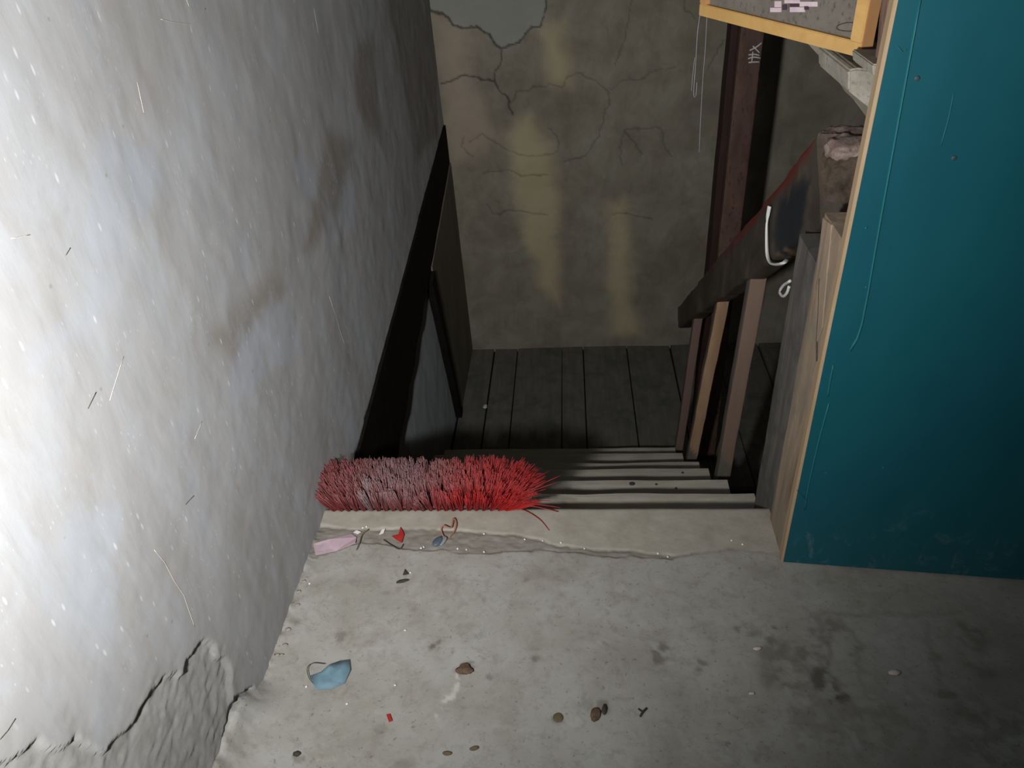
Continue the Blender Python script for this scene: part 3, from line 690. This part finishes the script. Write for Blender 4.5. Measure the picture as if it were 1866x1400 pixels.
# ------------------------------------------------------------------ broom head
BR = thing('broom_head', (.20, .012, .002), 'dusty red bristled broom head lying bristles up on the sill', 'broom')
X0, X1 = .022, .392
box('block', (X0 - .002, -.006, .002), (X1 + .008, .044, .016), M_BLOCK, BR, .004)
RED = np.array([.43, .018, .018]); MAR = np.array([.19, .032, .036]); DUST = np.array([.27, .175, .175]); GRY = np.array([.33, .31, .33])
nx, nyr = 24, 6
def tuft(ix, iy):
    fx = ix / (nx - 1); fy = iy / (nyr - 1)
    root = np.array([X0 + (X1 - X0) * fx + (.004 if iy % 2 else 0), -.012 + .052 * fy, .006 if iy == 0 else .014])
    V_, F, Cc = [], [], []
    nb = 52; lean = (random.gauss(0, .0055), random.gauss(0, .0055)); lsp = random.uniform(.5, 1.0)
    for k in range(nb):
        a = random.uniform(0, 2 * math.pi); rr = math.sqrt(random.random())
        off = np.array([math.cos(a) * rr * .0056, math.sin(a) * rr * .0056, 0])
        ln = random.uniform(.062, .078) * (1 if fx < .9 else 1.02)
        # splay
        sx = (fx - .5) * .012 + off[0] * .35 + random.gauss(0, .0030) + lean[0]
        if fx < .16: sx -= (.16 - fx) / .16 * .020 * lsp
        if fx > .80: sx += ((fx - .80) / .2) ** 1.4 * .055 * random.uniform(.5, 1.15)
        sy = (fy - .5) * .040 + off[1] * .35 + random.gauss(0, .0030) + .004 + lean[1]
        if iy == 0: sy -= .004
        tip = root + off + np.array([sx, sy, math.sqrt(max(ln ** 2 - sx ** 2 - sy ** 2, .0015))])
        mid = root + off * 1.2 + (tip - root - off) * .5 + np.array([0, -.003 if iy == 0 else 0, .003]) + rng.normal(0, .0008, 3)
        base = root + off * .7
        dx = fx + random.gauss(0, .05)
        dust = np.interp(dx, [0, .16, .24, .5, .62, .8, 1.0], [.35, .45, .95, .92, .62, .28, .10])
        if iy == 0: dust *= np.interp(dx, [0, .55, .7, 1], [1, .95, .25, .05])
        ground = np.interp(dx, [0, .2, .55, .72, 1], [.75, .8, .6, .1, 0])
        w_ = .00068
        for j, (p, wd) in enumerate(((base, w_), (mid, w_), (tip, w_ * .8))):
            for q in range(3):
                an = 2 * math.pi * q / 3 + a
                V_.append(p + wd * np.array([math.cos(an), math.sin(an), 0]))
                tt = j / 2
                c = RED * (1 - ground) + MAR * ground
                dd = np.clip(dust * (.18 + .82 * tt) * random.uniform(.75, 1.1), 0, 1)
                dcol = DUST if dx < .75 else DUST * .9 + RED * .15
                c = c * (1 - dd) + dcol * dd
                if abs(fx - .22) < .035 and iy <= 1: c = c * .55 + GRY * .45
                Cc.append((*c, 1))
        b0 = k * 9
        for j in range(2):
            for q in range(3):
                q2 = (q + 1) % 3; F.append((b0 + j * 3 + q, b0 + j * 3 + q2, b0 + j * 3 + 3 + q2, b0 + j * 3 + 3 + q))
        F.append((b0 + 6, b0 + 7, b0 + 8))
    mesh_obj('bristle_tuft', V_, F, M_BRIS, BR, cols=Cc)
for ix in range(nx):
    for iy in range(nyr): tuft(ix, iy)
def stray(pts, seed):
    o = tube('stray_bristle', pts, .0009, M_BRISRED, BR, 4, 4); return o
M_BRISRED = NT('bristle_red').done((.42, .03, .03), .5)
e = np.array([.392, -.008, .012])
for tip in ((.505, .045, .05), (.495, .028, .045), (.475, .02, .035), (.485, .0, .02), (.462, .03, .05), (.50, -.02, .008), (.505, -.012, .012), (.47, .012, .055), (.455, .04, .065)):
    tip = np.array(tip); stray([e, (e + tip) / 2 + np.array([0, 0, .008]), tip], 0)
stray([e, np.array([.43, -.018, .010]), np.array([.462, -.040, .006]), np.array([.482, -.068, .003])], 1)

# ------------------------------------------------------------------ litter on the floor
def fz(u, v, z=.0): return P(u, v, 2, z)
pp = [fz(*p, .004) for p in [(571, 992), (600, 985), (640, 972), (650, 980), (648, 992), (612, 1003), (575, 1012)]]
tag(prism('pink_paper', [p + np.array([0, 0, .003 * math.sin(i * 2.1)]) for i, p in enumerate(pp)], (0, 0, .0012), M_PINKPAPER, None, 0), 'torn pink paper scrap in the corner by the wall', 'paper')
tag(prism('red_scrap', [fz(*p, .004) for p in [(714, 978), (726, 975), (730, 961), (737, 975), (732, 990), (722, 984)]], (0, 0, .002), M_RED, None, .0004), 'small pointed red scrap in the groove before the broom', 'scrap')
cap = thing('blue_scrap', fz(800, 990, .0), 'dark blue oval plastic bit with copper wire before the broom', 'scrap')
c = fz(798, 987, .007); blob('shell', c, (.009, .014, .006), M_BLUECAP, cap, .12, seed=2, rot=-.5)
blob('pale_rim', c + np.array([.007, .004, -.002]), (.008, .013, .004), M_GREYCAP, cap, .2, seed=5, rot=-.5)
tube('wire', [fz(812, 985, .006), fz(804, 968, .008), fz(808, 958, .012), fz(822, 962, .012), fz(826, 945, .014), fz(831, 955, .012), fz(828, 968, .008), fz(818, 980, .006)], .0014, M_COPPER, cap, 6, 5)
bl = thing('blue_plastic_piece', fz(605, 1240, 0), 'crumpled translucent blue plastic piece on the cement floor', 'plastic')
bpx = [(566, 1232), (585, 1225), (600, 1212), (620, 1205), (637, 1203), (638, 1222), (628, 1246), (605, 1256), (575, 1258)]
cen = fz(603, 1234, .007); ring = [fz(*p, .003 + .004 * (i % 3)) for i, p in enumerate(bpx)]
rin2 = [(np.array(p) + cen) / 2 + np.array([0, 0, .004 * ((i * 7) % 3)]) for i, p in enumerate(ring)]
n = len(ring); V_ = ring + rin2 + [cen]; F = [(i, (i + 1) % n, n + (i + 1) % n, n + i) for i in range(n)] + [(n + i, n + (i + 1) % n, 2 * n) for i in range(n)]
so = mesh_obj('film', V_, F, M_BLUE, bl); md = so.modifiers.new('thick', 'SOLIDIFY'); md.thickness = .001
tube('wire_loop', [fz(573, 1248, .006), fz(563, 1235, .010), fz(560, 1218, .012), fz(570, 1209, .012), fz(592, 1210, .008)], .0007, M_WIRE, bl, 5, 5)
tag(prism('red_chip', [fz(*p, .003) for p in [(704, 1303), (711, 1302), (715, 1314), (709, 1317)]], (0, 0, .002), M_RED, None, .0003), 'tiny red chip lying on the open floor', 'scrap')
tag(prism('dark_chip', [fz(*p, .003) for p in [(734, 1049), (738, 1038), (745, 1047)]], (0, 0, .002), M_DARK, None, .0003), 'small dark triangular chip on the floor below the broom', 'scrap')
tag(blob('dark_flake', fz(734, 1059, .003), (.012, .004, .002), M_DARK, None, .3, seed=8, rot=.3), 'thin dark flake just below the triangular chip', 'scrap')
for u, v, a, lab in ((815, 1373, .0, 'brown seed on the near floor, left of the pair'), (864, 1364, .25, 'brown seed on the near floor, right of the pair')):
    tag(blob('seed', fz(u, v, .003), (.0075, .0035, .003), M_SEED, None, .08, seed=u, rot=a), lab, 'seed', 'seeds on the near floor')
lf = thing('dry_leaf', fz(1090, 1297, 0), 'crumpled reddish brown dry leaf bit on the near floor', 'leaf')
blob('blade', fz(1085, 1302, .003), (.008, .012, .003), M_LEAF, lf, .5, seed=3, rot=-.3); blob('dark_tip', fz(1101, 1293, .004), (.004, .009, .004), M_DARK, lf, .4, seed=6, rot=-.2)
tw = thing('twig', fz(1172, 1298, 0), 'tiny forked dark twig right of the dry leaf', 'twig')
tube('stem', [fz(1166, 1306, .003), fz(1171, 1298, .005), fz(1178, 1291, .004)], .0018, M_DARK, tw, 5, 3); tube('fork', [fz(1171, 1298, .004), fz(1163, 1292, .003)], .0012, M_DARK, tw, 5, 2)
tag(blob('brown_lump', fz(846, 1220, .003), (.014, .009, .005), M_LEAF, None, .6, seed=12), 'dark brown crumbly lump above the white streak on the floor', 'lump')
tag(blob('disc', fz(1017, 1308, .001), (.0085, .0085, .0022), M_SEED, None, .04, seed=13), 'round flat olive brown disc on the near floor', 'disc')
for u, v, r, lab in ((1630, 1226, .007, 'pale oval crumb on the dark right side of the floor'), (1380, 1182, .005, 'pale crumb among the dark stains on the floor'), (1370, 1264, .0035, 'tiny pale crumb left of the dark stain')):
    tag(blob('crumb', fz(u, v, .003), (r * 1.4, r * .7, r * .5), M_PALE, None, .25, seed=u, rot=.1), lab, 'crumb')
tag(blob('black_bit', fz(541, 1374, .003), (.006, .005, .003), M_DARK, None, .4, seed=31), 'black bit on the floor near the wall base', 'scrap')
sl = tube('dry_stalk', [fz(650, 1002, .003), fz(655, 990, .006), fz(660, 975, .006), fz(672, 965, .005)], .0013, M_SEED, None, 5, 4); tag(sl, 'thin brown stalk beside the pink paper', 'stalk')
sl = tube('straw', [fz(699, 984, .004), fz(714, 994, .004), fz(728, 1001, .004), fz(735, 992, .004)], .0009, M_DARK, None, 5, 4); tag(sl, 'thin dark straw below the red scrap', 'straw')
tag(prism('foil_bit', [fz(*p, .004) for p in [(644, 971), (650, 967), (658, 970), (652, 974)]], (0, 0, .001), M_GLINT, None, .0), 'shiny foil bit at the edge of the pink paper', 'foil')
tag(prism('silver_bit', [fz(*p, .004) for p in [(691, 975), (696, 966), (702, 964), (699, 972)]], (0, 0, .001), M_GLINT, None, .0), 'shiny silver bit left of the red scrap', 'foil')
gl = [(661, 962), (668, 960), (767, 999), (772, 997), (834, 1000), (850, 1002), (882, 1006), (882, 973), (956, 983), (989, 986), (1022, 989), (1065, 1000), (1333, 985), (1353, 992), (1199, 1009), (1217, 1015), (564, 1064), (738, 1149), (720, 1249), (558, 1252), (748, 1044), (632, 1283), (602, 985)]
for u, v in gl:
    p = fz(u, v, .003); o = blob('glass_chip', p, (.0022, .0022, .0018), M_GLINT, None, .5, seed=u, sub=1)
    for f in o.data.polygons: f.use_smooth = False
    if v > 1040 or u < 610: tag(o, 'tiny glinting glass chip on the open cement floor', 'glass chip', 'glass chips on the open floor')
    else: tag(o, 'tiny glinting glass chip in the cracked groove along the sill', 'glass chip', 'glass chips along the sill')
# bits of crumbled render along the foot of the left wall
k = 0
for i in range(11):
    y = random.choice((-.12, -.20, -.26, -.34)) + random.gauss(0, .02); x = abs(random.gauss(.006, .01)) + .003; r = random.uniform(.0012, .004)
    o = blob('plaster_crumb', (x, y, .0045), (r * 1.4, r, r * .45), M_CONC, None, .9, seed=200 + i, sub=2)
    tag(o, 'small grey plaster crumb lying along the foot of the left wall', 'crumb', 'plaster crumbs along the wall')
# blue-white paint fleck on the landing
p = P(884, 742, 2, ZL); fo = blob('paper_fleck', (p[0], p[1], ZL + .004), (.010, .016, .005), M_WHITEPAINT, None, .5, seed=77); tag(fo, 'small whitish fleck on the landing planks', 'scrap')
# fine hairs stuck on the plaster
wl = bpy.data.objects['wall_left']
def on_wall(u, v, h=.0002):
    p = P(u, v, 0, .0); x = wall_left_fn(np.array([[p[1], p[2]]]))[0][0, 0]; p = P(u, v, 0, x + h); return p
def dense(L):
    out = []
    for a, b in zip(L[:-1], L[1:]):
        for k in range(4): out.append((a[0] + (b[0] - a[0]) * k / 4, a[1] + (b[1] - a[1]) * k / 4))
    return out + [L[-1]]
for L in ([(293, 35), (315, 40), (345, 44), (365, 30), (375, 15)], [(281, 1002), (300, 1025), (318, 1060), (335, 1085), (345, 1115), (355, 1143)], [(340, 0), (345, 12)], [(572, 15), (580, 60)], [(600, 540), (635, 650)], [(225, 650), (200, 730)], [(250, 150), (262, 205)], [(20, 435), (55, 428)], [(355, 800), (368, 768)]):
    tube('hair', [on_wall(u, v) for u, v in dense(L)], .0003, M_PALE, wl, 4, 1)
for L in ([(338, 920), (345, 912), (353, 904)], [(120, 465), (128, 452)], [(0, 1348), (14, 1332), (28, 1310)], [(160, 745), (175, 715)]):
    tube('dark_mark', [on_wall(u, v) for u, v in dense(L)], .0005, M_DARK, wl, 4, 1)
for o in bpy.data.objects:
    if '_o' in o.keys(): del o['_o']
